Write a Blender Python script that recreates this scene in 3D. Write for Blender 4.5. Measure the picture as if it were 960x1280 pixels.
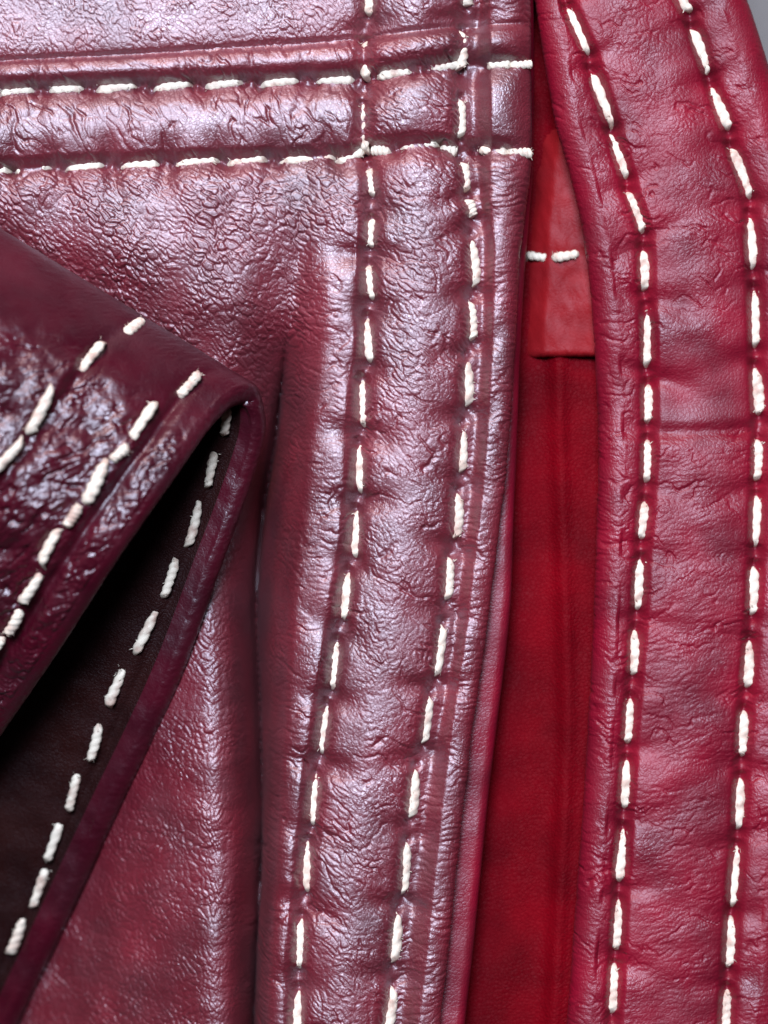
import bpy, math, random
import numpy as np
from mathutils import Vector, Matrix

for o in list(bpy.data.objects):
    bpy.data.objects.remove(o, do_unlink=True)
random.seed(4)
scene = bpy.context.scene
col = scene.collection

# ---------------------------------------------------------------- scale
# The cloth is laid out in "threads": 15 to a millimetre, x to the right, y down, z towards the viewer.
S = 1.0 / 15000.0
D = 3600.0                                     # camera 24 cm above the leather


def W(x, y, z):
    return ((x - 480.0) * S, (640.0 - y) * S, z * S)


# ---------------------------------------------------------------- camera
cam_d = bpy.data.cameras.new('camera')
cam = bpy.data.objects.new('camera', cam_d)
col.objects.link(cam)
cam.location = (0, 0, D * S)
cam_d.sensor_fit = 'VERTICAL'
cam_d.sensor_height = 24.0
cam_d.lens = 12.0 / (640.0 / (D - 30.0))
cam_d.clip_start = 0.005
cam_d.clip_end = 5.0
cam_d.dof.use_dof = True
cam_d.dof.focus_distance = (D - 38.0) * S
cam_d.dof.aperture_fstop = 11.0
scene.camera = cam

# ---------------------------------------------------------------- world and lamps
world = bpy.data.worlds.new('World')
scene.world = world
world.use_nodes = True
bg = world.node_tree.nodes['Background']
bg.inputs['Color'].default_value = (1.0, 0.62, 0.64, 1)
bg.inputs['Strength'].default_value = 0.016


def area_lamp(name, loc, size, size_y, energy, color, target=(0, 0, 0)):
    d = bpy.data.lights.new(name, 'AREA')
    d.shape = 'RECTANGLE'
    d.size, d.size_y = size, size_y
    d.energy = energy
    d.color = color
    o = bpy.data.objects.new(name, d)
    col.objects.link(o)
    o.location = loc
    o.rotation_euler = (Vector(target) - Vector(loc)).to_track_quat('-Z', 'Y').to_euler()
    return o


area_lamp('window_light', (-0.06, 0.27, 0.66), 0.22, 0.22, 10.6, (0.70, 0.77, 1.0))
area_lamp('room_light', (-0.16, 0.56, 0.42), 0.16, 0.16, 3.2, (1.0, 0.66, 0.64))

scene.view_settings.view_transform = 'Standard'
scene.view_settings.look = 'None'
scene.view_settings.gamma = 1.0
scene.view_settings.exposure = 0.0
scene.render.engine = 'CYCLES'
scene.cycles.use_denoising = True
scene.cycles.max_bounces = 6

# ---------------------------------------------------------------- noise kit
_rng = np.random.RandomState(11)
_PERM = _rng.permutation(512)
_PERM = np.concatenate([_PERM, _PERM, _PERM])
_RX, _RY = _rng.rand(512), _rng.rand(512)
_GA = _rng.rand(512) * 2 * np.pi
_GX, _GY = np.cos(_GA), np.sin(_GA)


def _h(ix, iy, seed):
    return _PERM[_PERM[(ix + seed * 37) & 511] + (iy & 511)]


def perlin(x, y, seed=0):
    ix, iy = np.floor(x).astype(int), np.floor(y).astype(int)
    fx, fy = x - ix, y - iy
    u = fx * fx * fx * (fx * (fx * 6 - 15) + 10)
    v = fy * fy * fy * (fy * (fy * 6 - 15) + 10)

    def g(dx, dy):
        k = _h(ix + dx, iy + dy, seed)
        return _GX[k] * (fx - dx) + _GY[k] * (fy - dy)
    a = g(0, 0) * (1 - u) + g(1, 0) * u
    b = g(0, 1) * (1 - u) + g(1, 1) * u
    return (a * (1 - v) + b * v) * 1.5


def fbm(x, y, seed=0, oct=3):
    r, a = 0, 1.0
    for k in range(oct):
        r = r + a * perlin(x * 2 ** k, y * 2 ** k, seed + k)
        a *= 0.5
    return r


def worley(x, y, seed=0, jit=0.9):
    ix, iy = np.floor(x).astype(int), np.floor(y).astype(int)
    f1 = np.full(x.shape, 9.0)
    f2 = np.full(x.shape, 9.0)
    cid = np.zeros(x.shape)
    for dx in (-1, 0, 1):
        for dy in (-1, 0, 1):
            k = _h(ix + dx, iy + dy, seed)
            px = ix + dx + 0.5 + jit * (_RX[k] - 0.5)
            py = iy + dy + 0.5 + jit * (_RY[k] - 0.5)
            d = np.hypot(x - px, y - py)
            n = d < f1
            f2 = np.where(n, f1, np.minimum(f2, d))
            cid = np.where(n, _RX[(k * 7 + 3) & 511], cid)
            f1 = np.where(n, d, f1)
    return f1, f2, cid


def ss(a, b, x):
    t = np.clip((x - a) / (b - a), 0, 1)
    return t * t * (3 - 2 * t)


def grain(x, y, ang, cw, cl, seed=0, warp=0.5, sharp=0.34):
    """leather creases: raised pads cw wide and cl long, long side along ang (degrees, y down); 0 in the crease, 1 on the pad"""
    a = math.radians(ang)
    wx = x + warp * cw * 2.2 * fbm(x / (cw * 4.5), y / (cw * 4.5), seed + 5, 2)
    wy = y + warp * cw * 2.2 * fbm(x / (cw * 4.5), y / (cw * 4.5), seed + 9, 2)
    s = (wx * math.cos(a) + wy * math.sin(a)) / cl
    t = (-wx * math.sin(a) + wy * math.cos(a)) / cw
    f1, f2, cid = worley(s, t, seed)
    e = np.clip((f2 - f1) / sharp, 0, 1)
    pad = 1 - (1 - e) ** 2
    return pad * (0.75 + 0.35 * cid)


def creases(x, y, ang, cw, cl, seed=0, width=0.10):
    """few long thin creases, -1 in the crease, 0 elsewhere"""
    a = math.radians(ang)
    wx = x + cw * 0.7 * fbm(x / (cw * 2), y / (cw * 2), seed + 5, 3)
    wy = y + cw * 0.7 * fbm(x / (cw * 2), y / (cw * 2), seed + 8, 3)
    s = (wx * math.cos(a) + wy * math.sin(a)) / cl
    t = (-wx * math.sin(a) + wy * math.cos(a)) / cw
    n = perlin(s, t, seed)
    k = ss(-0.15, 0.25, perlin(s * 1.7 + 9, t * 1.7, seed + 3))
    return -np.exp(-(n / width) ** 2) * k


def curve_x(pts):
    """smooth x(y) through (x, y) points"""
    p = np.array(pts, float)

    def f(y):
        return pchip(p[:, 1], p[:, 0], y)
    return f


def curve_y(pts):
    p = np.array(pts, float)

    def f(x):
        return pchip(p[:, 0], p[:, 1], x)
    return f


def pchip(xk, yk, x):
    xk, yk = np.asarray(xk, float), np.asarray(yk, float)
    h = np.diff(xk)
    d = np.diff(yk) / h
    m = np.zeros_like(yk)
    for i in range(1, len(xk) - 1):
        if d[i - 1] * d[i] > 0:
            w1, w2 = 2 * h[i] + h[i - 1], h[i] + 2 * h[i - 1]
            m[i] = (w1 + w2) / (w1 / d[i - 1] + w2 / d[i])
    m[0], m[-1] = d[0], d[-1]
    x = np.asarray(x, float)
    i = np.clip(np.searchsorted(xk, x) - 1, 0, len(h) - 1)
    t = np.clip((x - xk[i]) / h[i], -0.5, 1.5)
    t2, t3 = t * t, t * t * t
    return ((2 * t3 - 3 * t2 + 1) * yk[i] + (t3 - 2 * t2 + t) * h[i] * m[i]
            + (-2 * t3 + 3 * t2) * yk[i + 1] + (t3 - t2) * h[i] * m[i + 1])


# ---------------------------------------------------------------- materials
def leather(name, base, rough=0.42, spec=0.55, bump=0.35, cell=5.0, coat=0.0):
    m = bpy.data.materials.new(name)
    m.use_nodes = True
    nt = m.node_tree
    b = nt.nodes['Principled BSDF']
    tc = nt.nodes.new('ShaderNodeTexCoord')
    mp = nt.nodes.new('ShaderNodeMapping')
    mp.inputs['Scale'].default_value = (15000,) * 3
    nt.links.new(tc.outputs['Object'], mp.inputs['Vector'])
    n1 = nt.nodes.new('ShaderNodeTexNoise')
    n1.inputs['Scale'].default_value = 0.011
    n1.inputs['Detail'].default_value = 4
    nt.links.new(mp.outputs['Vector'], n1.inputs['Vector'])
    cr = nt.nodes.new('ShaderNodeValToRGB')
    cr.color_ramp.elements[0].position = 0.32
    cr.color_ramp.elements[1].position = 0.70
    cr.color_ramp.elements[0].color = (base[0] * 0.66, base[1] * 0.7, base[2] * 0.75, 1)
    cr.color_ramp.elements[1].color = (base[0] * 1.25, base[1] * 1.5, base[2] * 1.25, 1)
    nt.links.new(n1.outputs['Fac'], cr.inputs['Fac'])
    nt.links.new(cr.outputs['Color'], b.inputs['Base Color'])
    # uneven polish
    n2 = nt.nodes.new('ShaderNodeTexNoise')
    n2.inputs['Scale'].default_value = 0.016
    n2.inputs['Detail'].default_value = 5
    nt.links.new(mp.outputs['Vector'], n2.inputs['Vector'])
    mr = nt.nodes.new('ShaderNodeMapRange')
    mr.inputs['From Min'].default_value = 0.3
    mr.inputs['From Max'].default_value = 0.7
    mr.inputs['To Min'].default_value = rough - 0.07
    mr.inputs['To Max'].default_value = rough + 0.09
    nt.links.new(n2.outputs['Fac'], mr.inputs['Value'])
    nt.links.new(mr.outputs['Result'], b.inputs['Roughness'])
    b.inputs['Specular IOR Level'].default_value = spec
    b.inputs['Coat Weight'].default_value = coat
    b.inputs['Coat IOR'].default_value = 1.65
    b.inputs['Coat Roughness'].default_value = 0.46
    # pores
    vo = nt.nodes.new('ShaderNodeTexVoronoi')
    vo.feature = 'DISTANCE_TO_EDGE'
    vo.inputs['Scale'].default_value = 1.0 / cell
    vo.inputs['Randomness'].default_value = 1.0
    dn = nt.nodes.new('ShaderNodeTexNoise')
    dn.inputs['Scale'].default_value = 0.1
    dn.inputs['Detail'].default_value = 2
    nt.links.new(mp.outputs['Vector'], dn.inputs['Vector'])
    mx = nt.nodes.new('ShaderNodeVectorMath')
    mx.operation = 'MULTIPLY_ADD'
    mx.inputs[1].default_value = (7, 7, 7)
    nt.links.new(dn.outputs['Color'], mx.inputs[0])
    nt.links.new(mp.outputs['Vector'], mx.inputs[2])
    nt.links.new(mx.outputs['Vector'], vo.inputs['Vector'])
    cl = nt.nodes.new('ShaderNodeMapRange')
    cl.inputs['From Max'].default_value = 0.22
    nt.links.new(vo.outputs['Distance'], cl.inputs['Value'])
    n3 = nt.nodes.new('ShaderNodeTexNoise')
    n3.inputs['Scale'].default_value = 0.35
    n3.inputs['Detail'].default_value = 3
    nt.links.new(mp.outputs['Vector'], n3.inputs['Vector'])
    ad = nt.nodes.new('ShaderNodeMath')
    ad.operation = 'MULTIPLY_ADD'
    ad.inputs[1].default_value = 0.8
    nt.links.new(n3.outputs['Fac'], ad.inputs[0])
    nt.links.new(cl.outputs['Result'], ad.inputs[2])
    bp = nt.nodes.new('ShaderNodeBump')
    bp.inputs['Strength'].default_value = bump
    bp.inputs['Distance'].default_value = 1.2 * S
    nt.links.new(ad.outputs['Value'], bp.inputs['Height'])
    nt.links.new(bp.outputs['Normal'], b.inputs['Normal'])
    return m


M_FRONT = leather('wine_leather', (0.124, 0.0010, 0.009), 0.455, 1.0, 0.34, 5.0, 1.0)
M_BAND = leather('crimson_leather', (0.185, 0.0012, 0.013), 0.47, 0.5, 0.24, 5.0, 0.1)
M_SLEEVE = leather('shaded_glossy_wine_leather', (0.052, 0.0010, 0.007), 0.36, 0.8, 0.16, 5.0, 0.0)  # same wine leather as the front; the sleeve's shade is put into a darker base
M_DARK = leather('cuff_shade_colour', (0.016, 0.0022, 0.002), 0.6, 0.15, 0.5, 4.0)  # near-black colour stands in for the shade inside the cuff
M_TAB = leather('red_tab_leather', (0.21, 0.004, 0.007), 0.55, 0.2, 0.15, 5.0)
M_LINING = leather('red_facing_leather', (0.135, 0.0001, 0.0035), 0.6, 0.06, 0.5, 5.0)

M_THREAD = bpy.data.materials.new('cream_thread')
M_THREAD.use_nodes = True
_b = M_THREAD.node_tree.nodes['Principled BSDF']
_b.inputs['Base Color'].default_value = (0.78, 0.71, 0.56, 1)
_b.inputs['Roughness'].default_value = 0.5
_b.inputs['Specular IOR Level'].default_value = 0.4
_nt = M_THREAD.node_tree
_tc = _nt.nodes.new('ShaderNodeTexCoord')
_wv = _nt.nodes.new('ShaderNodeTexNoise')
_mp = _nt.nodes.new('ShaderNodeMapping')
_mp.inputs['Scale'].default_value = (2.0, 6.0, 6.0)
_nt.links.new(_tc.outputs['Object'], _mp.inputs['Vector'])
_nt.links.new(_mp.outputs['Vector'], _wv.inputs['Vector'])
_wv.inputs['Scale'].default_value = 1.6
_wv.inputs['Detail'].default_value = 4
_oi = _nt.nodes.new('ShaderNodeNewGeometry')
_sm = _nt.nodes.new('ShaderNodeTexNoise')
_sm.inputs['Scale'].default_value = 900
_sm.inputs['Detail'].default_value = 3
_nt.links.new(_oi.outputs['Position'], _sm.inputs['Vector'])
_rp = _nt.nodes.new('ShaderNodeValToRGB')
_rp.color_ramp.elements[0].position, _rp.color_ramp.elements[1].position = 0.30, 0.52
_rp.color_ramp.elements[0].color = (0.50, 0.36, 0.27, 1)
_rp.color_ramp.elements[1].color = (0.76, 0.69, 0.53, 1)
_nt.links.new(_sm.outputs['Fac'], _rp.inputs['Fac'])
_nt.links.new(_rp.outputs['Color'], _b.inputs['Base Color'])
_bp = _nt.nodes.new('ShaderNodeBump')
_bp.inputs['Strength'].default_value = 0.5
_bp.inputs['Distance'].default_value = 1.0 * S
_nt.links.new(_wv.outputs['Fac'], _bp.inputs['Height'])
_nt.links.new(_bp.outputs['Normal'], _b.inputs['Normal'])

M_TABLE = bpy.data.materials.new('grey_table')
M_TABLE.use_nodes = True
_b = M_TABLE.node_tree.nodes['Principled BSDF']
_nt = M_TABLE.node_tree
_n = _nt.nodes.new('ShaderNodeTexNoise')
_n.inputs['Scale'].default_value = 400
_r = _nt.nodes.new('ShaderNodeValToRGB')
_r.color_ramp.elements[0].color = (0.10, 0.10, 0.09, 1)
_r.color_ramp.elements[1].color = (0.13, 0.13, 0.115, 1)
_tc = _nt.nodes.new('ShaderNodeTexCoord')
_nt.links.new(_tc.outputs['Object'], _n.inputs['Vector'])
_nt.links.new(_n.outputs['Fac'], _r.inputs['Fac'])
_nt.links.new(_r.outputs['Color'], _b.inputs['Base Color'])
_b.inputs['Roughness'].default_value = 0.7


# ---------------------------------------------------------------- mesh kit
def grid_normals(P):
    du = np.gradient(P, axis=1)
    dv = np.gradient(P, axis=0)
    n = np.cross(dv, du)
    n /= np.linalg.norm(n, axis=2, keepdims=True) + 1e-9
    return n


def to_world(P):
    Q = np.empty_like(P)
    Q[..., 0] = (P[..., 0] - 480.0) * S
    Q[..., 1] = (640.0 - P[..., 1]) * S
    Q[..., 2] = P[..., 2] * S
    return Q


def sheet(name, P, mat, parent, mask=None, flip=False):
    """one mesh from a grid of points; mask picks the quads that belong to this piece of leather"""
    R, C = P.shape[:2]
    Q = to_world(P).reshape(-1, 3)
    N = grid_normals(to_world(P)).reshape(-1, 3)
    i = np.arange((R - 1) * (C - 1))
    r, c = i // (C - 1), i % (C - 1)
    if mask is not None:
        k = mask[r, c]
        r, c = r[k], c[k]
    a = r * C + c
    F = np.stack([a, a + C, a + C + 1, a + 1], 1)
    if flip:
        F = F[:, ::-1]
        N = -N
    used, inv = np.unique(F.ravel(), return_inverse=True)
    F = inv.reshape(F.shape).astype(np.int32)
    V = Q[used]
    me = bpy.data.meshes.new(name)
    me.vertices.add(len(V))
    me.vertices.foreach_set('co', V.astype(np.float32).ravel())
    me.loops.add(F.size)
    me.loops.foreach_set('vertex_index', F.ravel())
    me.polygons.add(len(F))
    me.polygons.foreach_set('loop_start', np.arange(0, F.size, 4, dtype=np.int32))
    me.polygons.foreach_set('loop_total', np.full(len(F), 4, dtype=np.int32))
    me.polygons.foreach_set('use_smooth', np.ones(len(F), dtype=bool))
    me.update(calc_edges=True)
    me.validate()
    Nv = N[used]
    # keep the shading continuous where one skin of leather is divided into pieces
    me.normals_split_custom_set_from_vertices(Nv.astype(np.float32).tolist())
    me.materials.append(mat)
    o = bpy.data.objects.new(name, me)
    col.objects.link(o)
    o.parent = parent
    return o


def quad_mask(A):
    return A[:-1, :-1]


def sampler(P, N, mask=None):
    """nearest surface point under a place (x, y) as seen from above"""
    p = P.reshape(-1, 3)
    n = N.reshape(-1, 3)
    if mask is not None:
        k = mask.ravel()
        p, n = p[k], n[k]

    def f(x, y):
        i = np.argmin((p[:, 0] - x) ** 2 + (p[:, 1] - y) ** 2)
        return p[i], n[i]
    return f


# two-ply sewing thread, lying between two holes: length 1 along x, radius 1
def stitch_mesh(idx, turns, wob):
    rnd = random.Random(idx)
    ns, na = 30, 14
    verts, faces = [], []
    ph = rnd.random() * 6
    for i in range(ns + 1):
        t = i / ns
        e = min(t, 1 - t)
        rad = (1 - (1 - min(e / (0.30 if t < 0.5 else 0.20), 1)) ** 2.0) * 0.92 + 0.08
        rad *= 1 + 0.10 * math.sin(t * 5 + ph)
        dip = -2.3 * (1 - min(e / 0.20, 1)) ** 2
        arch = 0.35 * math.sin(math.pi * t)
        yy = wob * math.sin(t * 4 + ph)
        for k in range(na):
            a = 2 * math.pi * k / na
            rr = rad * (0.74 + 0.30 * abs(math.cos(a - turns * math.pi * t - ph)) ** 0.9)
            verts.append((t - 0.5, rr * math.cos(a) * 1.05 + yy, rr * math.sin(a) * 0.85 + dip + arch))
    for i in range(ns):
        for k in range(na):
            k2 = (k + 1) % na
            faces.append((i * na + k, i * na + k2, (i + 1) * na + k2, (i + 1) * na + k))
    faces.append(tuple(range(na - 1, -1, -1)))
    faces.append(tuple(ns * na + k for k in range(na)))
    for q in range(9):                                  # loose fibres
        t, a = rnd.uniform(0.08, 0.92), rnd.uniform(-0.3, 3.4)
        b0 = len(verts)
        cy, cz = 0.8 * math.cos(a), 0.7 * math.sin(a) + 0.3
        ln, dt = rnd.uniform(0.35, 0.9), rnd.uniform(-0.09, 0.09)
        ey, ez = cy + ln * math.cos(a + rnd.uniform(-1, 1)), cz + 0.6 * ln * math.sin(a)
        for (f, w) in ((0, 0.09), (0.55, 0.07)):
            xx, y_, z_ = t - 0.5 + dt * f, cy + (ey - cy) * f, cz + (ez - cz) * f + 0.2 * f * (1 - f)
            verts += [(xx - w * 0.12, y_, z_), (xx + w * 0.12, y_ + w * 0.5, z_), (xx, y_, z_ + w)]
        verts.append((t - 0.5 + dt, ey, ez))
        for k in range(3):
            k2 = (k + 1) % 3
            faces.append((b0 + k, b0 + k2, b0 + 3 + k2, b0 + 3 + k))
            faces.append((b0 + 3 + k, b0 + 3 + k2, b0 + 6))
    me = bpy.data.meshes.new('stitch')
    me.from_pydata(verts, [], faces)
    for p in me.polygons:
        p.use_smooth = True
    me.materials.append(M_THREAD)
    me.update()
    return me


STITCHES = [stitch_mesh(i, 4.2 + 0.7 * (i % 4), (0.10, -0.18, 0.22, -0.08)[i % 4]) for i in range(8)]
_sn = [0]


def stitch(parent, p0, p1, n0, n1, rad, lift=0.35):
    """a stitch from hole p0 to hole p1 on the leather, pulled tight over it"""
    p0, p1 = Vector(W(*p0)), Vector(W(*p1))
    n = Vector((n0[0] + n1[0], -(n0[1] + n1[1]), n0[2] + n1[2]))
    if n.z < 0:
        n = -n
    n.normalize()
    x = p1 - p0
    L = x.length
    x.normalize()
    y = n.cross(x).normalized()
    z = x.cross(y)
    c = (p0 + p1) / 2 + z * (rad * lift * S)
    o = bpy.data.objects.new('stitch', STITCHES[_sn[0] * 5 % 8])
    _sn[0] += 1
    col.objects.link(o)
    k = rad * random.uniform(0.92, 1.08)
    m = Matrix((x, y, z)).transposed().to_4x4()
    o.matrix_world = Matrix.Translation(c) @ m @ Matrix.Diagonal((L * 1.08, k * S, k * S, 1))
    o.parent = parent
    return o


def sew(parent, rows, samp, rad, lift=0.2):
    for (x0, y0, x1, y1) in rows:
        (a, na), (b, nb) = samp(x0, y0), samp(x1, y1)
        m, nm = samp((x0 + x1) / 2, (y0 + y1) / 2)
        za = 0.5 * a[2] + 0.5 * m[2]
        zb = 0.5 * b[2] + 0.5 * m[2]
        stitch(parent, (x0, y0, za), (x1, y1, zb), nm, nm, rad, lift)


# ---------------------------------------------------------------- the seams, read along the cloth
L1 = curve_x([(463, -60), (462, 0), (456, 60), (457, 120), (454, 165), (462, 205), (466, 255), (463, 330), (461, 420), (454, 500),
              (450, 590), (445, 665), (432, 745), (420, 830), (406, 912), (394, 1000), (384, 1085), (377, 1180), (373, 1260), (370, 1350)])
L2 = curve_x([(588, -60), (584, 0), (577, 60), (575, 110), (575, 170), (582, 235), (589, 300), (588, 390), (583, 465), (576, 560),
              (569, 645), (559, 724), (550, 812), (534, 900), (516, 990), (505, 1085), (493, 1172), (485, 1260), (478, 1350)])
EDGE = curve_x([(662, -60), (664, 60), (665, 190), (655, 270), (648, 340), (642, 450), (634, 560), (626, 640), (616, 720), (606, 800),
                (591, 900), (579, 1000), (568, 1100), (558, 1200), (549, 1280), (542, 1350)])
SEAM = curve_y([(-120, 80), (0, 75), (150, 68), (300, 59), (440, 50), (520, 41), (575, 34), (680, 28)])
H1 = curve_y([(-120, 115), (0, 113), (150, 108), (300, 104), (440, 99), (490, 93), (550, 83), (600, 81), (690, 81)])
H2 = curve_y([(-120, 216), (0, 213), (110, 208), (240, 203), (380, 198), (440, 196), (470, 187), (520, 184), (560, 188), (620, 190), (690, 192)])

S_L1 = [(464, -18, 461, 20), (455, 50, 459, 100), (453, 128, 457, 192), (462, 208, 466, 246), (465, 272, 464, 310), (461, 330, 466, 376),
        (459, 396, 463, 455), (453, 474, 455, 535), (449, 553, 451, 618), (445, 637, 446, 699), (435, 714, 431, 778), (421, 801, 416, 864),
        (408, 882, 402, 944), (395, 967, 391, 1034), (385, 1050, 384, 1118), (377, 1145, 374, 1214), (374, 1236, 371, 1300)]
S_L2 = [(588, -30, 582, 9), (577, 36, 574, 89), (575, 122, 575, 173), (578, 200, 583, 240), (585, 247, 590, 272), (588, 294, 593, 360),
        (587, 374, 590, 427), (582, 444, 584, 510), (576, 529, 577, 593), (571, 613, 569, 676), (561, 694, 558, 752), (552, 778, 545, 848),
        (537, 866, 528, 932), (519, 957, 512, 1025), (508, 1050, 503, 1121), (496, 1137, 490, 1207), (490, 1231, 483, 1296)]
S_H1 = [(-62, 116, -14, 114), (-4, 115, 41, 111), (58, 112, 104, 108), (117, 111, 171, 106), (189, 110, 239, 104), (254, 107, 304, 101),
        (324, 105, 374, 99), (394, 102, 444, 97)]
S_H1B = [(470, 97, 517, 91), (534, 88, 578, 79), (608, 83, 640, 80), (636, 80, 668, 81)]
S_H2 = [(-50, 216, 11, 212), (15, 213, 61, 208), (79, 211, 129, 205), (148, 209, 199, 203), (217, 206, 274, 199), (282, 204, 334, 198),
        (349, 202, 419, 195), (420, 202, 458, 186)]
S_H2B = [(462, 184, 490, 191), (499, 187, 549, 180), (550, 182, 572, 192), (597, 187, 636, 190), (632, 189, 668, 193)]

R1 = curve_x([(690, -60), (711, 3), (740, 73), (766, 157), (787, 228), (807, 298), (810, 370), (813, 465), (814, 538), (810, 614), (804, 688),
              (799, 776), (792, 860), (786, 943), (781, 1027), (776, 1118), (772, 1202), (767, 1280), (763, 1350)])
R2 = curve_x([(835, -60), (856, 0), (870, 25), (892, 93), (918, 168), (943, 254), (948, 345), (952, 443), (956, 530), (953, 610), (950, 697),
              (945, 786), (937, 878), (932, 963), (927, 1053), (920, 1148), (915, 1230), (909, 1350)])
REDGE = curve_x([(662, -60), (672, 0), (684, 80), (697, 150), (714, 210), (730, 280), (740, 350), (748, 450), (752, 540), (750, 640), (746, 760),
                 (740, 880), (733, 1000), (724, 1120), (716, 1230), (708, 1350)])
S_R1 = [(682, -70, 706, -12), (711, 4, 739, 64), (739, 82, 770, 156), (764, 160, 787, 220), (786, 234, 808, 289), (808, 307, 808, 362),
        (812, 379, 812, 458), (815, 477, 813, 529), (813, 547, 811, 604), (809, 626, 805, 676), (804, 698, 799, 766), (797, 787, 794, 848),
        (791, 873, 787, 934), (787, 952, 783, 1016), (782, 1038, 777, 1109), (776, 1128, 773, 1195), (771, 1210, 767, 1275)]
S_R2 = [(846, -40, 868, 10), (868, 26, 891, 88), (893, 100, 917, 158), (918, 176, 946, 244), (943, 262, 947, 334), (949, 356, 951, 433),
        (950, 454, 957, 519), (954, 546, 952, 602), (953, 618, 951, 686), (949, 707, 946, 773), (943, 800, 940, 865), (936, 889, 933, 952),
        (932, 975, 928, 1044), (927, 1061, 922, 1143), (920, 1151, 916, 1220), (915, 1243, 912, 1300)]


def pits(x, y, rows, depth, sig=5.0):
    """needle holes at both ends of every stitch"""
    z = np.zeros_like(x)
    for (x0, y0, x1, y1) in rows:
        for (a, b) in ((x0, y0), (x1, y1)):
            k = (np.abs(x - a) < 4 * sig) & (np.abs(y - b) < 4 * sig)
            z[k] -= depth * np.exp(-((x[k] - a) ** 2 + (y[k] - b) ** 2) / (2 * sig * sig))
    return z


def trenches(x, y, rows, depth, sig=7.0):
    """every stitch is pulled down into the leather along its length"""
    z = np.zeros_like(x)
    for (x0, y0, x1, y1) in rows:
        k = (x > min(x0, x1) - 3.5 * sig) & (x < max(x0, x1) + 3.5 * sig) & (y > min(y0, y1) - 3.5 * sig) & (y < max(y0, y1) + 3.5 * sig)
        l2_ = (x1 - x0) ** 2 + (y1 - y0) ** 2
        t = np.clip(((x[k] - x0) * (x1 - x0) + (y[k] - y0) * (y1 - y0)) / l2_, 0, 1)
        d2 = (x[k] - x0 - t * (x1 - x0)) ** 2 + (y[k] - y0 - t * (y1 - y0)) ** 2
        z[k] = np.minimum(z[k], -depth * np.exp(-d2 / (2 * sig * sig)))
    return z


def puckers(x, y, rows, depth, along=8.0, across=30.0, seed=3, side=0):
    """the leather gathers between one stitch and the next: a soft dent across the seam at every gap"""
    z = np.zeros_like(x)
    rnd = random.Random(seed)
    for i in range(len(rows) - 1):
        ax, ay = (rows[i][2] + rows[i + 1][0]) / 2, (rows[i][3] + rows[i + 1][1]) / 2
        dx, dy = rows[i + 1][2] - rows[i][0], rows[i + 1][3] - rows[i][1]
        l = math.hypot(dx, dy)
        dx, dy = dx / l, dy / l
        tilt = rnd.uniform(-0.35, 0.35)
        ac = across * rnd.uniform(0.7, 1.3)
        k = (np.abs(x - ax) < 3.2 * ac) & (np.abs(y - ay) < 3.2 * ac)
        u = (x[k] - ax) * dx + (y[k] - ay) * dy
        v = -(x[k] - ax) * dy + (y[k] - ay) * dx
        u = u + tilt * v
        al = along * rnd.uniform(0.8, 1.3) * (1 + np.abs(v) / ac * 0.6)
        g = np.exp(-(u / al) ** 2) * np.exp(-(v / ac) ** 2)
        if side:
            g *= ss(-6, 6, v * side)
        z[k] -= depth * rnd.uniform(0.6, 1.25) * g
    return z


jacket = bpy.data.objects.new('leather_jacket', None)
col.objects.link(jacket)
jacket.location = (0, 0, -0.0280)
JZ = 0.0280
jacket['label'] = 'wine red leather jacket with cream contrast stitching, open front and a sleeve cuff across it'
jacket['category'] = 'jacket'


def child_fix(o):
    o.location.z += JZ
    return o


# ---------------------------------------------------------------- what it lies on
bm_v = [(-0.5, -0.5, 0), (0.5, -0.5, 0), (0.5, 0.5, 0), (-0.5, 0.5, 0)]
me = bpy.data.meshes.new('table_surface')
me.from_pydata(bm_v, [], [(0, 1, 2, 3)])
me.materials.append(M_TABLE)
table = bpy.data.objects.new('table_surface', me)
col.objects.link(table)
table.location = (0, 0, -0.0285)
table['kind'] = 'structure'
table['label'] = 'plain grey table surface under the leather jacket'
table['category'] = 'table surface'

# ---------------------------------------------------------------- left front: panel, seam band and placket are one folded skin
STEP = 1.6
ys = np.arange(-170, 1420, STEP)
NM, NA, NB = 494, 48, 14
edge = EDGE(ys)
ew = pchip([-60, 200, 260, 330, 500, 800, 1350], [50, 50, 42, 30, 26, 24, 24], ys)      # how broad the folded edge rolls over
eh = pchip([-60, 200, 330, 800, 1350], [34, 34, 22, 14, 14], ys)
xl = -170.0
cols = []
Y = np.repeat(ys[:, None], NM + NA + NB, 1)
X = np.zeros_like(Y)
tt = np.linspace(0, 1, NM)
X[:, :NM] = xl + tt[None, :] * (edge - ew - xl)[:, None]

# cross profile of the cloth, seam to seam, down the front
KY = [-60, 60, 160, 230, 300, 370, 450, 540, 650, 770, 900, 1050, 1200, 1350]
l1, l2 = L1(ys), L2(ys)
VX = pchip(KY, [372, 372, 374, 376, 374, 366, 352, 338, 320, 312, 317, 320, 314, 308], ys)
VZ = pchip(KY, [38, 38, 38, 35, 28, 12, -30, -66, -84, -84, -78, -70, -62, -56], ys)
RZ = pchip(KY, [40, 40, 40, 43, 47, 50, 50, 50, 50, 50, 50, 48, 46, 44], ys)
kx = [np.full_like(ys, -140.0),
      np.full_like(ys, 60.0),
      pchip(KY, [180, 180, 180, 180, 185, 190, 200, 210, 215, 215, 212, 215, 222, 230], ys),
      pchip(KY, [290, 290, 290, 290, 290, 288, 278, 264, 256, 264, 274, 280, 278, 274], ys),
      VX, VX + 0.33 * (l1 - 20 - VX), VX + 0.62 * (l1 - 20 - VX), l1 - 20,
      l1 - 3, l1 + 16, (l1 + l2) / 2, l2 - 16, l2 + 2, l2 + 17, edge - ew]
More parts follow.
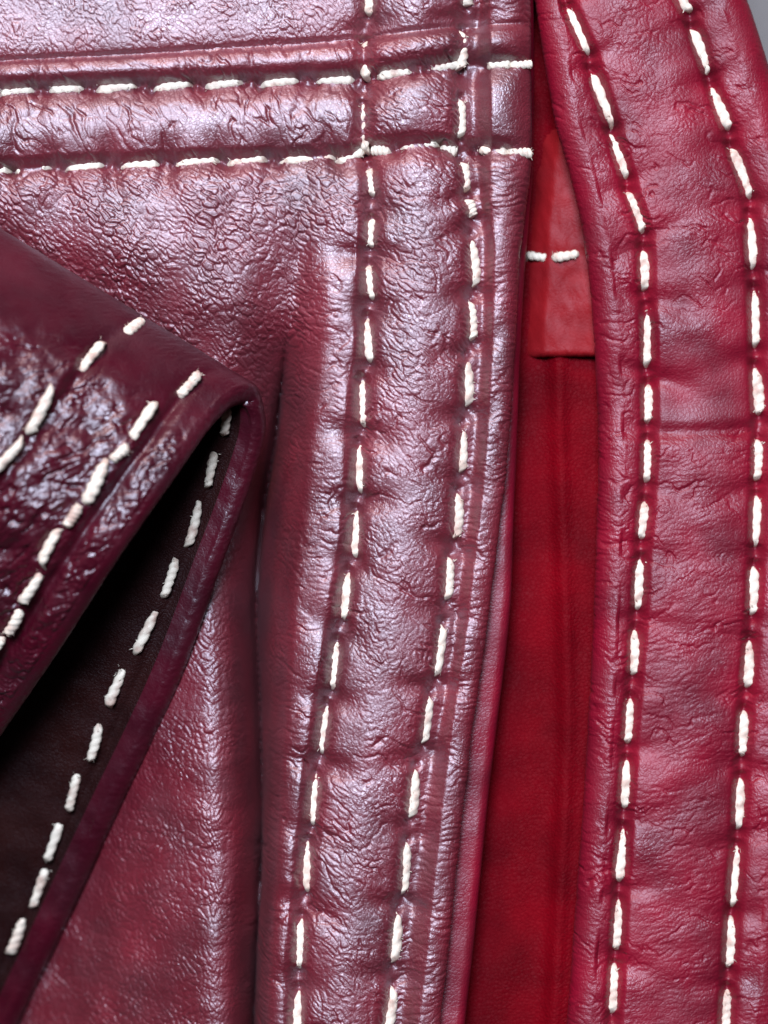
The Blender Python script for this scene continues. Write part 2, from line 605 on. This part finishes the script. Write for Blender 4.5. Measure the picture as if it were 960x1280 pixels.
kz = [pchip(KY, [34, 34, 34, 26, -30, -90, -150, -220, -280, -310, -320, -320, -320, -320], ys),
      pchip(KY, [36, 36, 36, 32, 16, -26, -84, -124, -150, -164, -168, -168, -168, -168], ys),
      pchip(KY, [37, 37, 37, 36, 32, 14, -24, -46, -46, -36, -32, -32, -36, -40], ys),
      pchip(KY, [38, 38, 38, 39, 37, 32, 4, -28, -24, -10, -4, -4, -8, -14], ys),
      VZ, VZ + 0.60 * (RZ - VZ), VZ + 0.93 * (RZ - VZ), RZ,
      np.full_like(ys, 33.0), np.full_like(ys, 46.0), np.full_like(ys, 55.0), np.full_like(ys, 47.0),
      np.full_like(ys, 34.0), np.full_like(ys, 23.0), pchip(KY, [50, 50, 50, 48, 46, 44, 44, 44, 44, 44, 44, 44, 44, 44], ys)]
kx, kz = np.array(kx), np.array(kz)
for k, (sd, am) in {3: (5, 5.0)}.items():
    kx[k] += am * fbm(ys / 95.0, 0 * ys + 0.37, sd, 3) * ss(400, 560, ys)
    kz[k] += 0.8 * am * fbm(ys / 70.0, 0 * ys + 0.71, sd + 9, 3) * ss(400, 560, ys)
Z = np.zeros_like(Y)
for i in range(len(ys)):
    Z[i, :NM] = pchip(kx[:, i], kz[:, i], X[i, :NM])
ker = np.exp(-(np.arange(-7, 8) / 3.2) ** 2)
ker /= ker.sum()
Zp = np.pad(Z[:, :NM], ((0, 0), (7, 7)), mode='edge')
Z[:, :NM] = sum(ker[k] * Zp[:, k:k + NM] for k in range(15))
kb = np.exp(-(np.arange(-26, 27) / 13.0) ** 2)
kb /= kb.sum()
Zp = np.pad(Z[:, :NM], ((0, 0), (26, 26)), mode='edge')
Zb = sum(kb[k] * Zp[:, k:k + NM] for k in range(53))
wb = (1 - ss(-44, -8, X[:, :NM] - VX[:, None])) * ss(380, 480, ys)[:, None]
Z[:, :NM] = Z[:, :NM] * (1 - wb) + Zb * wb
Z[:, :NM] -= (36 * np.exp(-np.abs(X[:, :NM] - VX[:, None]) / 10.0) + 60 * np.exp(-np.abs(X[:, :NM] - VX[:, None]) / 3.0)) * ss(400, 560, ys)[:, None]
ztop = Z[:, NM - 1].copy()
aa = np.linspace(0, math.pi, NA + 1)[1:]
X[:, NM:NM + NA] = (edge - ew)[:, None] + ew[:, None] * np.sin(aa)[None, :]
Z[:, NM:NM + NA] = (ztop - eh)[:, None] + eh[:, None] * np.cos(aa)[None, :]
bb = np.linspace(0, 1, NB + 1)[1:]
X[:, NM + NA:] = (edge - ew)[:, None] - 70 * bb[None, :]
Z[:, NM + NA:] = (ztop - 2 * eh)[:, None] + 0 * bb[None, :]

# horizontal seam profile
xs_ = np.minimum(X, 690)
y0, y1, y2 = SEAM(xs_), H1(xs_), H2(xs_)
vv = np.where(Y < y1, (Y - y0) / (y1 - y0), 1 + (Y - y1) / (y2 - y1))
seam = pchip([-3, -0.55, -0.16, 0.0, 0.22, 0.5, 0.72, 0.96, 1.06, 1.28, 1.55, 1.8, 1.97, 2.04, 2.3, 2.8, 6],
             [-4, -4, -6, -11, 1, 5, 0, -11, -10, -1, 2, -1, -10, -9, -1.5, 0, 0], np.clip(vv, -3, 6))
on_edge = ss(0, 1, (X - (edge - ew)[:, None]) / (ew[:, None]))
seam_w = 1.0 - 0.55 * on_edge
Z += seam * seam_w * (X > -200)

# folds worked by hand: broad undulation, dents at the stitches
ALL_ROWS = [S_L1, S_L2, S_H1 + S_H1B, S_H2 + S_H2B]
Zs = pits(X, Y, S_L1 + S_L2 + S_H1 + S_H1B + S_H2 + S_H2B, 8.0, 4.0)
Zs += trenches(X, Y, S_L1 + S_L2 + S_H1 + S_H1B + S_H2 + S_H2B, 5.0, 6.5)
Zs += puckers(X, Y, S_L1, 9.0, 10, 34, 3)
Zs += puckers(X, Y, S_L2, 9.0, 10, 34, 8)
Zs += puckers(X, Y, S_H1, 6.0, 9, 30, 5)
Zs += puckers(X, Y, S_H2, 8.0, 9, 34, 6)
Z += Zs * (1 - on_edge)
Z += 3.0 * fbm(X / 90, Y / 90, 21, 2) * ss(1.9, 2.3, vv) * (X < (l1 - 20)[:, None])

P = np.stack([X, Y, Z], 2)
N0 = grid_normals(P)
N0 *= np.sign(N0[:, :1, 2:3])
# leather grain
l1c, l2c = l1[:, None], l2[:, None]
w_pl = ss(-4, 10, X - l1c) * (1 - ss(-8, 6, X - l2c))                       # placket between its rows
w_edge = ss(-2, 12, X - l2c)
w_left = 1 - ss(-8, 4, X - l1c)
w_ridge = w_left * ss(-90, -50, X - l1c) * ss(230, 330, Y)
w_top = (1 - ss(-0.1, 0.05, vv))
w_band = ss(0.0, 0.1, vv) * (1 - ss(1.98, 2.05, vv))
w_low = ss(560, 680, Y + 0.25 * (X - 200))
valley = np.exp(-((X - kx[4][:, None]) / 30.0) ** 2) * ss(420, 540, Y)
g_diag = grain(X, Y, 30, 6.2, 16, 1, 0.45)
g_peb = grain(X, Y, 20, 7.0, 11, 7, 0.6)
g_hor = grain(X, Y, 2, 6.5, 34, 12, 0.3)
g_ver = grain(X, Y, 62, 10.0, 32, 17, 0.4)
g_red = grain(X, Y, 80, 7.5, 9.5, 23, 0.5)
g_pla = grain(X, Y, 32, 6.0, 19, 31, 0.45)
g_pl2 = grain(X, Y, 20, 6.0, 9.5, 37, 0.7)
g_edg = grain(X, Y, -3, 7.5, 40, 41, 0.4)
disp = np.zeros_like(X)
body = w_left * (1 - w_ridge) * (1 - w_band) * (1 - w_top)
disp += body * (1 - w_low) * 2.1 * g_diag * (1 - 0.9 * valley)
disp += body * w_low * 1.5 * g_red * (1 - 0.9 * valley)
disp += w_left * w_top * 1.2 * g_peb
disp += w_left * w_band * (0.8 * g_ver + 1.7 * creases(X, Y, 62, 22, 60, 51, 0.16))
disp += w_ridge * (0.8 * g_hor + 0.15 * g_peb)
midfine = ss(520, 640, Y) * (1 - ss(880, 1000, Y))
disp += w_pl * ((1 - midfine) * 1.25 * g_pla + midfine * 1.0 * g_pl2)
disp += w_pl * 1.8 * creases(X, Y, 24, 26, 90, 61, 0.06)
disp += w_edge * (1.3 * g_edg + 0.3 * g_peb) * (1 - 0.8 * w_band)
disp += w_edge * w_band * 0.5 * g_peb
disp += 1.5 * creases(X, Y, 4, 24, 70, 71, 0.09) * w_ridge
amp = np.clip(1 + 0.8 * fbm(X / 60, Y / 60, 81, 3), 0.35, 1.5)
P = P + N0 * (disp * amp)[..., None]

xm, vm = X, vv
is_pl = X > (l1 - 7)[:, None]
is_top = (~is_pl) & (vv < 0.0)
is_band = (~is_pl) & (vv >= 0.0) & (vv < 2.0)
is_pan = (~is_pl) & (vv >= 2.0)
flip_f = grid_normals(to_world(P))[378, 150, 2] < 0
upper = child_fix(sheet('upper_panel', P, M_FRONT, jacket, quad_mask(is_top), flip_f))
band = child_fix(sheet('seam_band', P, M_FRONT, jacket, quad_mask(is_band), flip_f))
panel = child_fix(sheet('front_panel', P, M_FRONT, jacket, quad_mask(is_pan), flip_f))
placket = child_fix(sheet('placket', P, M_FRONT, jacket, quad_mask(is_pl), flip_f))
top_mask = np.zeros_like(is_pl)
top_mask[:, :NM + NA // 2] = True
samp = sampler(P, N0, top_mask)
sew(placket, S_L1, samp, 6.5)
sew(placket, S_L2, samp, 6.5)
sew(band, S_H1, samp, 6.2)
sew(placket, S_H1B, samp, 6.2)
sew(band, S_H2, samp, 6.2)
sew(placket, S_H2B, samp, 6.2)

# the second ply of the opening: a turned edge that peeks out under the placket
fe = curve_x([(670, -60), (671, 60), (670, 190), (664, 270), (658, 340), (652, 450), (648, 560), (644, 650), (641, 740), (636, 800),
              (624, 900), (612, 1000), (602, 1100), (592, 1200), (583, 1280), (576, 1350)])
ys2 = np.arange(-170, 1420, 4.0)
na = 22
aa = np.linspace(0, math.pi, na)
fx, r2 = fe(ys2), 13.0
x_in = EDGE(ys2) - 60
n_in = 26
tp = np.linspace(0, 1, n_in)[:-1]
X2 = np.concatenate([x_in[:, None] + tp[None] * (fx - r2 - x_in)[:, None],
                     (fx - r2)[:, None] + r2 * np.sin(aa)[None],
                     (fx - r2)[:, None] - tp[None, 1:] * (fx - r2 - x_in)[:, None]], 1)
z2 = pchip([-60, 200, 330, 600, 800, 1350], [-24, -22, -6, -2, 2, 2], ys2)
Z2 = np.concatenate([np.repeat(z2[:, None], n_in - 1, 1), (z2 - r2)[:, None] + r2 * np.cos(aa)[None],
                     np.repeat((z2 - 2 * r2)[:, None], n_in - 2, 1)], 1)
Y2 = np.repeat(ys2[:, None], X2.shape[1], 1)
Z2 = Z2 + 2.0 * fbm(X2 / 60, Y2 / 60, 5, 2)
P2 = np.stack([X2, Y2, Z2], 2)
f2 = grid_normals(to_world(P2))[50, 5, 2] < 0
child_fix(sheet('facing_edge', P2, M_BAND, jacket, None, f2))

# ---------------------------------------------------------------- right front: button band with a rolled edge on both sides
ys3 = ys
re_ = REDGE(ys3)
ro = curve_x([(918, -60), (944, 0), (963, 58), (985, 130), (1005, 230), (1020, 340), (1026, 500), (1022, 800), (1000, 1100), (985, 1350)])(ys3)
r1, r2c = R1(ys3), R2(ys3)
lw, lh = 30.0, 26.0
rw, rh = 40.0, 34.0
NM3, NA3, NB3 = 180, 34, 12
aa = np.linspace(0, math.pi, NA3 + 1)[1:]
tt = np.linspace(0, 1, NM3)
Xm = (re_ + lw)[:, None] + tt[None] * (ro - rw - re_ - lw)[:, None]
kx3 = np.array([re_ + lw - 1, r1 - 14, r1, r1 + 16, (r1 + r2c) / 2, r2c - 16, r2c, r2c + 14, ro - rw + 1])
KY3 = [-60, 100, 250, 420, 500, 560, 700, 900, 1100, 1350]
lift = pchip(KY3, [26, 24, 22, 16, 8, 14, 18, 20, 20, 20], ys3)
kz3 = np.array([lift - 2, lift - 3, lift - 11, lift + 0, lift + 4, lift + 0, lift - 10, lift - 1, lift + 6])
kz3 = kz3 - 0.10 * (kx3 - re_[None])
Zm = np.zeros_like(Xm)
for i in range(len(ys3)):
    Zm[i] = pchip(kx3[:, i], kz3[:, i], Xm[i])
zl, zr = Zm[:, 0], Zm[:, -1]
ca, sa = np.cos(aa), np.sin(aa)
bb = np.linspace(0, 1, NB3 + 1)[1:]
XL = (re_ + lw)[:, None] - lw * sa[None]
ZL = (zl - lh)[:, None] + lh * ca[None]
XB = (re_ + lw)[:, None] + 70 * bb[None]
ZB = np.repeat((zl - 2 * lh)[:, None], NB3, 1)
XR = (ro - rw)[:, None] + rw * sa[None]
ZR = (zr - rh)[:, None] + rh * ca[None]
X3 = np.concatenate([XB[:, ::-1], XL[:, ::-1], Xm, XR], 1)
Z3 = np.concatenate([ZB[:, ::-1], ZL[:, ::-1], Zm, ZR], 1)
Y3 = np.repeat(ys3[:, None], X3.shape[1], 1)
c0 = NB3 + NA3
mid = np.zeros_like(X3)
mid[:, c0:c0 + NM3] = 1
ZZ = pits(X3, Y3, S_R1 + S_R2, 8.5, 4.5)
ZZ += trenches(X3, Y3, S_R1 + S_R2, 5.5, 7.5)
ZZ += puckers(X3, Y3, S_R1, 5.0, 10, 48, 13)
ZZ += puckers(X3, Y3, S_R2, 5.0, 10, 48, 18)
ZZ += 2.5 * fbm(X3 / 80, Y3 / 60, 91, 2)
ZZ -= 3.5 * np.exp(-((Y3 - 538 + 0.05 * (X3 - 880)) / 9.0) ** 2) * ss(5, 25, X3 - r1[:, None]) * (Y3 < 700)
Z3 += ZZ * mid
P3 = np.stack([X3, Y3, Z3], 2)
N3 = grid_normals(P3)
N3 *= np.sign(N3[:, c0 + 40:c0 + 41, 2:3])
r1c, r2cc = r1[:, None], r2c[:, None]
w_lip = 1 - ss(-12, 4, X3 - r1c)
smooth = ss(405, 440, Y3) * (1 - ss(520, 540, Y3)) * ss(0, 15, X3 - r1c)
g_a = grain(X3, Y3, -11, 6.5, 38, 101, 0.3)
g_b = grain(X3, Y3, 3, 6.0, 30, 107, 0.5)
g_c = grain(X3, Y3, 0, 6.0, 11, 113, 0.6)
upper_w = 1 - ss(330, 470, Y3)
d3 = w_lip * (0.8 * g_b * (1 - upper_w) + 0.6 * g_c * upper_w)
d3 += (1 - w_lip) * (1 - 0.9 * smooth) * (0.6 * g_a * (1 - upper_w) + 0.5 * g_c * upper_w)
d3 += (1 - w_lip) * 1.3 * creases(X3, Y3, -4, 20, 110, 121, 0.06) * (1 - 0.9 * smooth)
d3 += w_lip * 1.4 * creases(X3, Y3, 2, 18, 60, 127, 0.10)
d3 *= np.clip(1 + 0.9 * fbm(X3 / 60, Y3 / 50, 131, 3), 0.2, 2.2)
P3 = P3 + N3 * d3[..., None]
f3 = grid_normals(to_world(P3))[378, c0 + 40, 2] < 0
bband = child_fix(sheet('button_band', P3, M_BAND, jacket, None, f3))
samp3 = sampler(P3, N3, mid > 0)
sew(bband, S_R1, samp3, 7.7)
sew(bband, S_R2, samp3, 7.9)

# ---------------------------------------------------------------- inside the opening: facing, raised welt and a short tab
xs4 = np.arange(520, 860, 4.0)
ys4 = np.arange(-170, 1420, 6.0)
X4, Y4 = np.meshgrid(xs4, ys4)
cx = pchip([-60, 440, 700, 900, 1100, 1350], [700, 700, 706, 711, 703, 690], Y4)
Z4 = -72 + 9 * np.exp(-((X4 - cx) / 12.0) ** 2) + 10 * ss(-10, 10, X4 - cx) + 3 * fbm(X4 / 70, Y4 / 120, 7, 2)
P4 = np.stack([X4, Y4, Z4], 2)
f4 = grid_normals(to_world(P4))[50, 5, 2] < 0
child_fix(sheet('inner_facing', P4, M_LINING, jacket, None, f4))

# tab: a folded strip with a thick lower edge, creased lengthwise
NV = 90
yv = np.linspace(-170, 432, NV)
rt = 9.0
aa = np.linspace(0, math.pi, 12)[1:]
ycol = np.concatenate([yv, 432 + rt * np.sin(aa), np.linspace(432, 300, 20)[1:]])
zrel = np.concatenate([np.zeros(NV), -rt + rt * np.cos(aa), np.full(19, -2 * rt)])
xs5 = np.arange(600, 800, 3.0)
X5, Y5 = np.meshgrid(xs5, ycol)
cx5 = pchip([-60, 150, 200, 310, 440], [716, 706, 699, 690, 685], Y5)
Z5 = zrel[:, None] + np.where(X5 < cx5, -52 - 1.0 * (cx5 - X5), -52 + 0.12 * (X5 - cx5))
Z5 = np.maximum(Z5, -95)
Z5 += 2.2 * fbm(X5 / 30, Y5 / 30, 9, 2) - 3.5 * np.exp(-((Y5 - 312) / 7.0) ** 2)
P5 = np.stack([X5, Y5, Z5], 2)
N5 = grid_normals(P5)
N5 *= np.sign(N5[10, 5, 2])
P5 = P5 + N5 * (0.8 * grain(X5, Y5, 0, 7, 9, 141))[..., None]
f5 = grid_normals(to_world(P5))[20, 5, 2] < 0
tab = child_fix(sheet('facing_tab', P5, M_TAB, jacket, None, f5))
m5 = np.zeros(X5.shape, bool)
m5[:NV] = True
sew(tab, [(662, 310, 692, 314), (693, 314, 731, 311)], sampler(P5, N5, m5), 5.6, 0.5)

# ---------------------------------------------------------------- sleeve cuff: a flattened tube, mouth to the lower right
CV = np.array([(-170, 1560, -290), (-90, 1430, -260), (10, 1235, -190), (110, 1030, -104), (200, 848, -30), (258, 700, 4), (300, 590, 22),
               (318, 528, 44), (308, 490, 70), (272, 507, 104), (212, 592, 164), (142, 692, 170), (66, 802, 112), (-14, 908, 30),
               (-120, 1050, -80), (-200, 1160, -150)], float)
seg = np.r_[0, np.cumsum(np.linalg.norm(np.diff(CV, axis=0), axis=1))]
NVs = 760
sv = np.linspace(0, seg[-1], NVs)


def smooth_curve(seg, pts, s):
    out = np.zeros((len(s), 3))
    n = len(seg)
    m = np.zeros((n, 3))
    m[1:-1] = (pts[2:] - pts[:-2]) / (seg[2:] - seg[:-2])[:, None]
    m[0], m[-1] = (pts[1] - pts[0]) / (seg[1] - seg[0]), (pts[-1] - pts[-2]) / (seg[-1] - seg[-2])
    i = np.clip(np.searchsorted(seg, s) - 1, 0, n - 2)
    h = (seg[i + 1] - seg[i])[:, None]
    t = ((s - seg[i])[:, None]) / h
    t2, t3 = t * t, t ** 3
    return (2 * t3 - 3 * t2 + 1) * pts[i] + (t3 - 2 * t2 + t) * h * m[i] + (-2 * t3 + 3 * t2) * pts[i + 1] + (t3 - t2) * h * m[i + 1]


C = smooth_curve(seg, CV, sv)
T = np.gradient(C, axis=0)
T /= np.linalg.norm(T, axis=1, keepdims=True)
apex_s = seg[8]
near = ss(apex_s - 20, apex_s + 140, sv)
A = np.stack([np.full(NVs, -0.85), np.full(NVs, -0.52), 0.12 * near], 1)
A /= np.linalg.norm(A, axis=1, keepdims=True)
Nn = np.cross(T, A)
Nn /= np.linalg.norm(Nn, axis=1, keepdims=True)
if Nn[NVs * 3 // 4, 2] < 0:
    Nn = -Nn
rim = pchip([0, seg[4], seg[8], seg[10], seg[-1]], [19, 17, 13, 15, 17], sv)
U_OUT = np.concatenate([np.linspace(620, 230, 70)[:-1], np.linspace(230, 0, 118)])
a_r = np.linspace(0, math.pi, 34)[1:-1]
U_IN = np.concatenate([np.linspace(0, 100, 34), np.linspace(100, 420, 44)[1:]])
rows_ = []
kind_ = []
uu_ = []
for u in U_OUT:
    rows_.append(C + A * u + Nn * rim[:, None])
    kind_.append(0)
    uu_.append(u)
for a in a_r:
    rows_.append(C - A * (rim * math.sin(a))[:, None] * 1.1 + Nn * (rim * math.cos(a))[:, None])
    kind_.append(1)
    uu_.append(-17 * a)
for u in U_IN:
    rows_.append(C + A * u - Nn * rim[:, None])
    kind_.append(2)
    uu_.append(-55 - u)
PS = np.array(rows_)
kind_ = np.array(kind_)
uu = np.array(uu_)
UU = np.repeat(uu[:, None], NVs, 1)
VV = np.repeat((sv - apex_s)[None], len(uu), 0)
NEAR = np.repeat(near[None], len(uu), 0)
outer = (kind_ == 0)[:, None] * np.ones_like(UU)
inner = (kind_ == 2)[:, None] * np.ones_like(UU)
rimm = (kind_ == 1)[:, None] * np.ones_like(UU)


def ridge(u, c, w):
    return np.exp(-((u - c) / w) ** 2)


dS = outer * NEAR * (-9 * ridge(UU, 34, 9) - 9 * ridge(UU, 148, 10) + 5 * ridge(UU, 92, 40))
dS += outer * ss(40, 140, UU) * NEAR * (15 * fbm(UU / 110, VV / 120, 151, 2) + 6 * fbm(UU / 46, VV / 50, 157, 2)) * ss(70, 200, VV)
dS += outer * NEAR * ss(40, 130, VV) * (3.5 * fbm(UU / 34, VV / 40, 161, 2))
g1 = grain(UU, VV, 40, 7.5, 15, 163, 0.8)
g2 = grain(UU, VV, 0, 7, 26, 167, 0.6)
g3 = grain(UU, VV, 5, 9, 16, 169, 0.5)
wr = ss(60, 190, VV)
dS += outer * NEAR * wr * 2.2 * g1 * ss(30, 46, UU)
dS += outer * NEAR * wr * 5 * creases(UU, VV, 55, 24, 80, 171, 0.08) * ss(40, 60, UU)
dS += outer * NEAR * 3.4 * g3 * wr * (1 - ss(26, 36, UU))
dS += rimm * (0.8 * g2 + 0.5 * g3)
dS += inner * 0.5 * g1 + inner * (-5 * ridge(UU, -55 - 26, 8) + 3 * fbm(UU / 60, VV / 60, 173, 2))
dS += outer * (1 - NEAR) * 0.8 * g1
dS += (inner + rimm) * (1 - NEAR) * 6 * ridge(UU, -46, 17)
NS = grid_normals(PS)
if NS[60, NVs * 3 // 4, 2] < 0:
    NS = -NS
PS = PS + NS * dS[..., None]
fS = grid_normals(to_world(PS))[60, NVs * 3 // 4, 2] < 0
in_shade = (inner > 0) & (UU < -55 - 15)  # inner wall of the cuff that takes the painted shade
cuff = child_fix(sheet('sleeve_cuff', PS, M_SLEEVE, jacket, quad_mask(~in_shade), fS))
shaded_cuff_inside = child_fix(sheet('shaded_cuff_inside', PS, M_DARK, jacket, quad_mask(in_shade), fS))
shaded_cuff_inside['label'] = 'inside of the cuff, its shade painted near-black'
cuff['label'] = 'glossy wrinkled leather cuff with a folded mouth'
NS = grid_normals(PS)
near_mask = (outer > 0) & (VV > -30)
far_in = (inner > 0) & (VV < 0)
S_C1 = [(186, 406, 160, 426), (143, 433, 109, 479), (86, 488, 54, 549), (52, 550, 4, 603), (0, 606, -40, 660)]
S_C2 = [(256, 468, 226, 502), (206, 506, 176, 558), (176, 561, 152, 577), (152, 576, 121, 632), (119, 630, 99, 658), (99, 656, 70, 706), (69, 708, 42, 751),
        (42, 752, 20, 789), (20, 788, -4, 822)]
S_CI = [(284, 508, 281, 546), (270, 562, 257, 611), (250, 622, 231, 685), (220, 696, 201, 749), (196, 761, 164, 821), (152, 834, 130, 890),
        (118, 906, 102, 961), (88, 972, 72, 1028), (61, 1037, 41, 1096), (41, 1100, 16, 1160), (8, 1168, -18, 1225)]
sn, sf = sampler(PS, NS, near_mask), sampler(PS, NS, far_in)
sew(cuff, S_C1, sn, 6.6, 0.6)
sew(cuff, S_C2, sn, 6.6, 0.6)
sew(cuff, S_CI, sf, 6.0, 0.6)
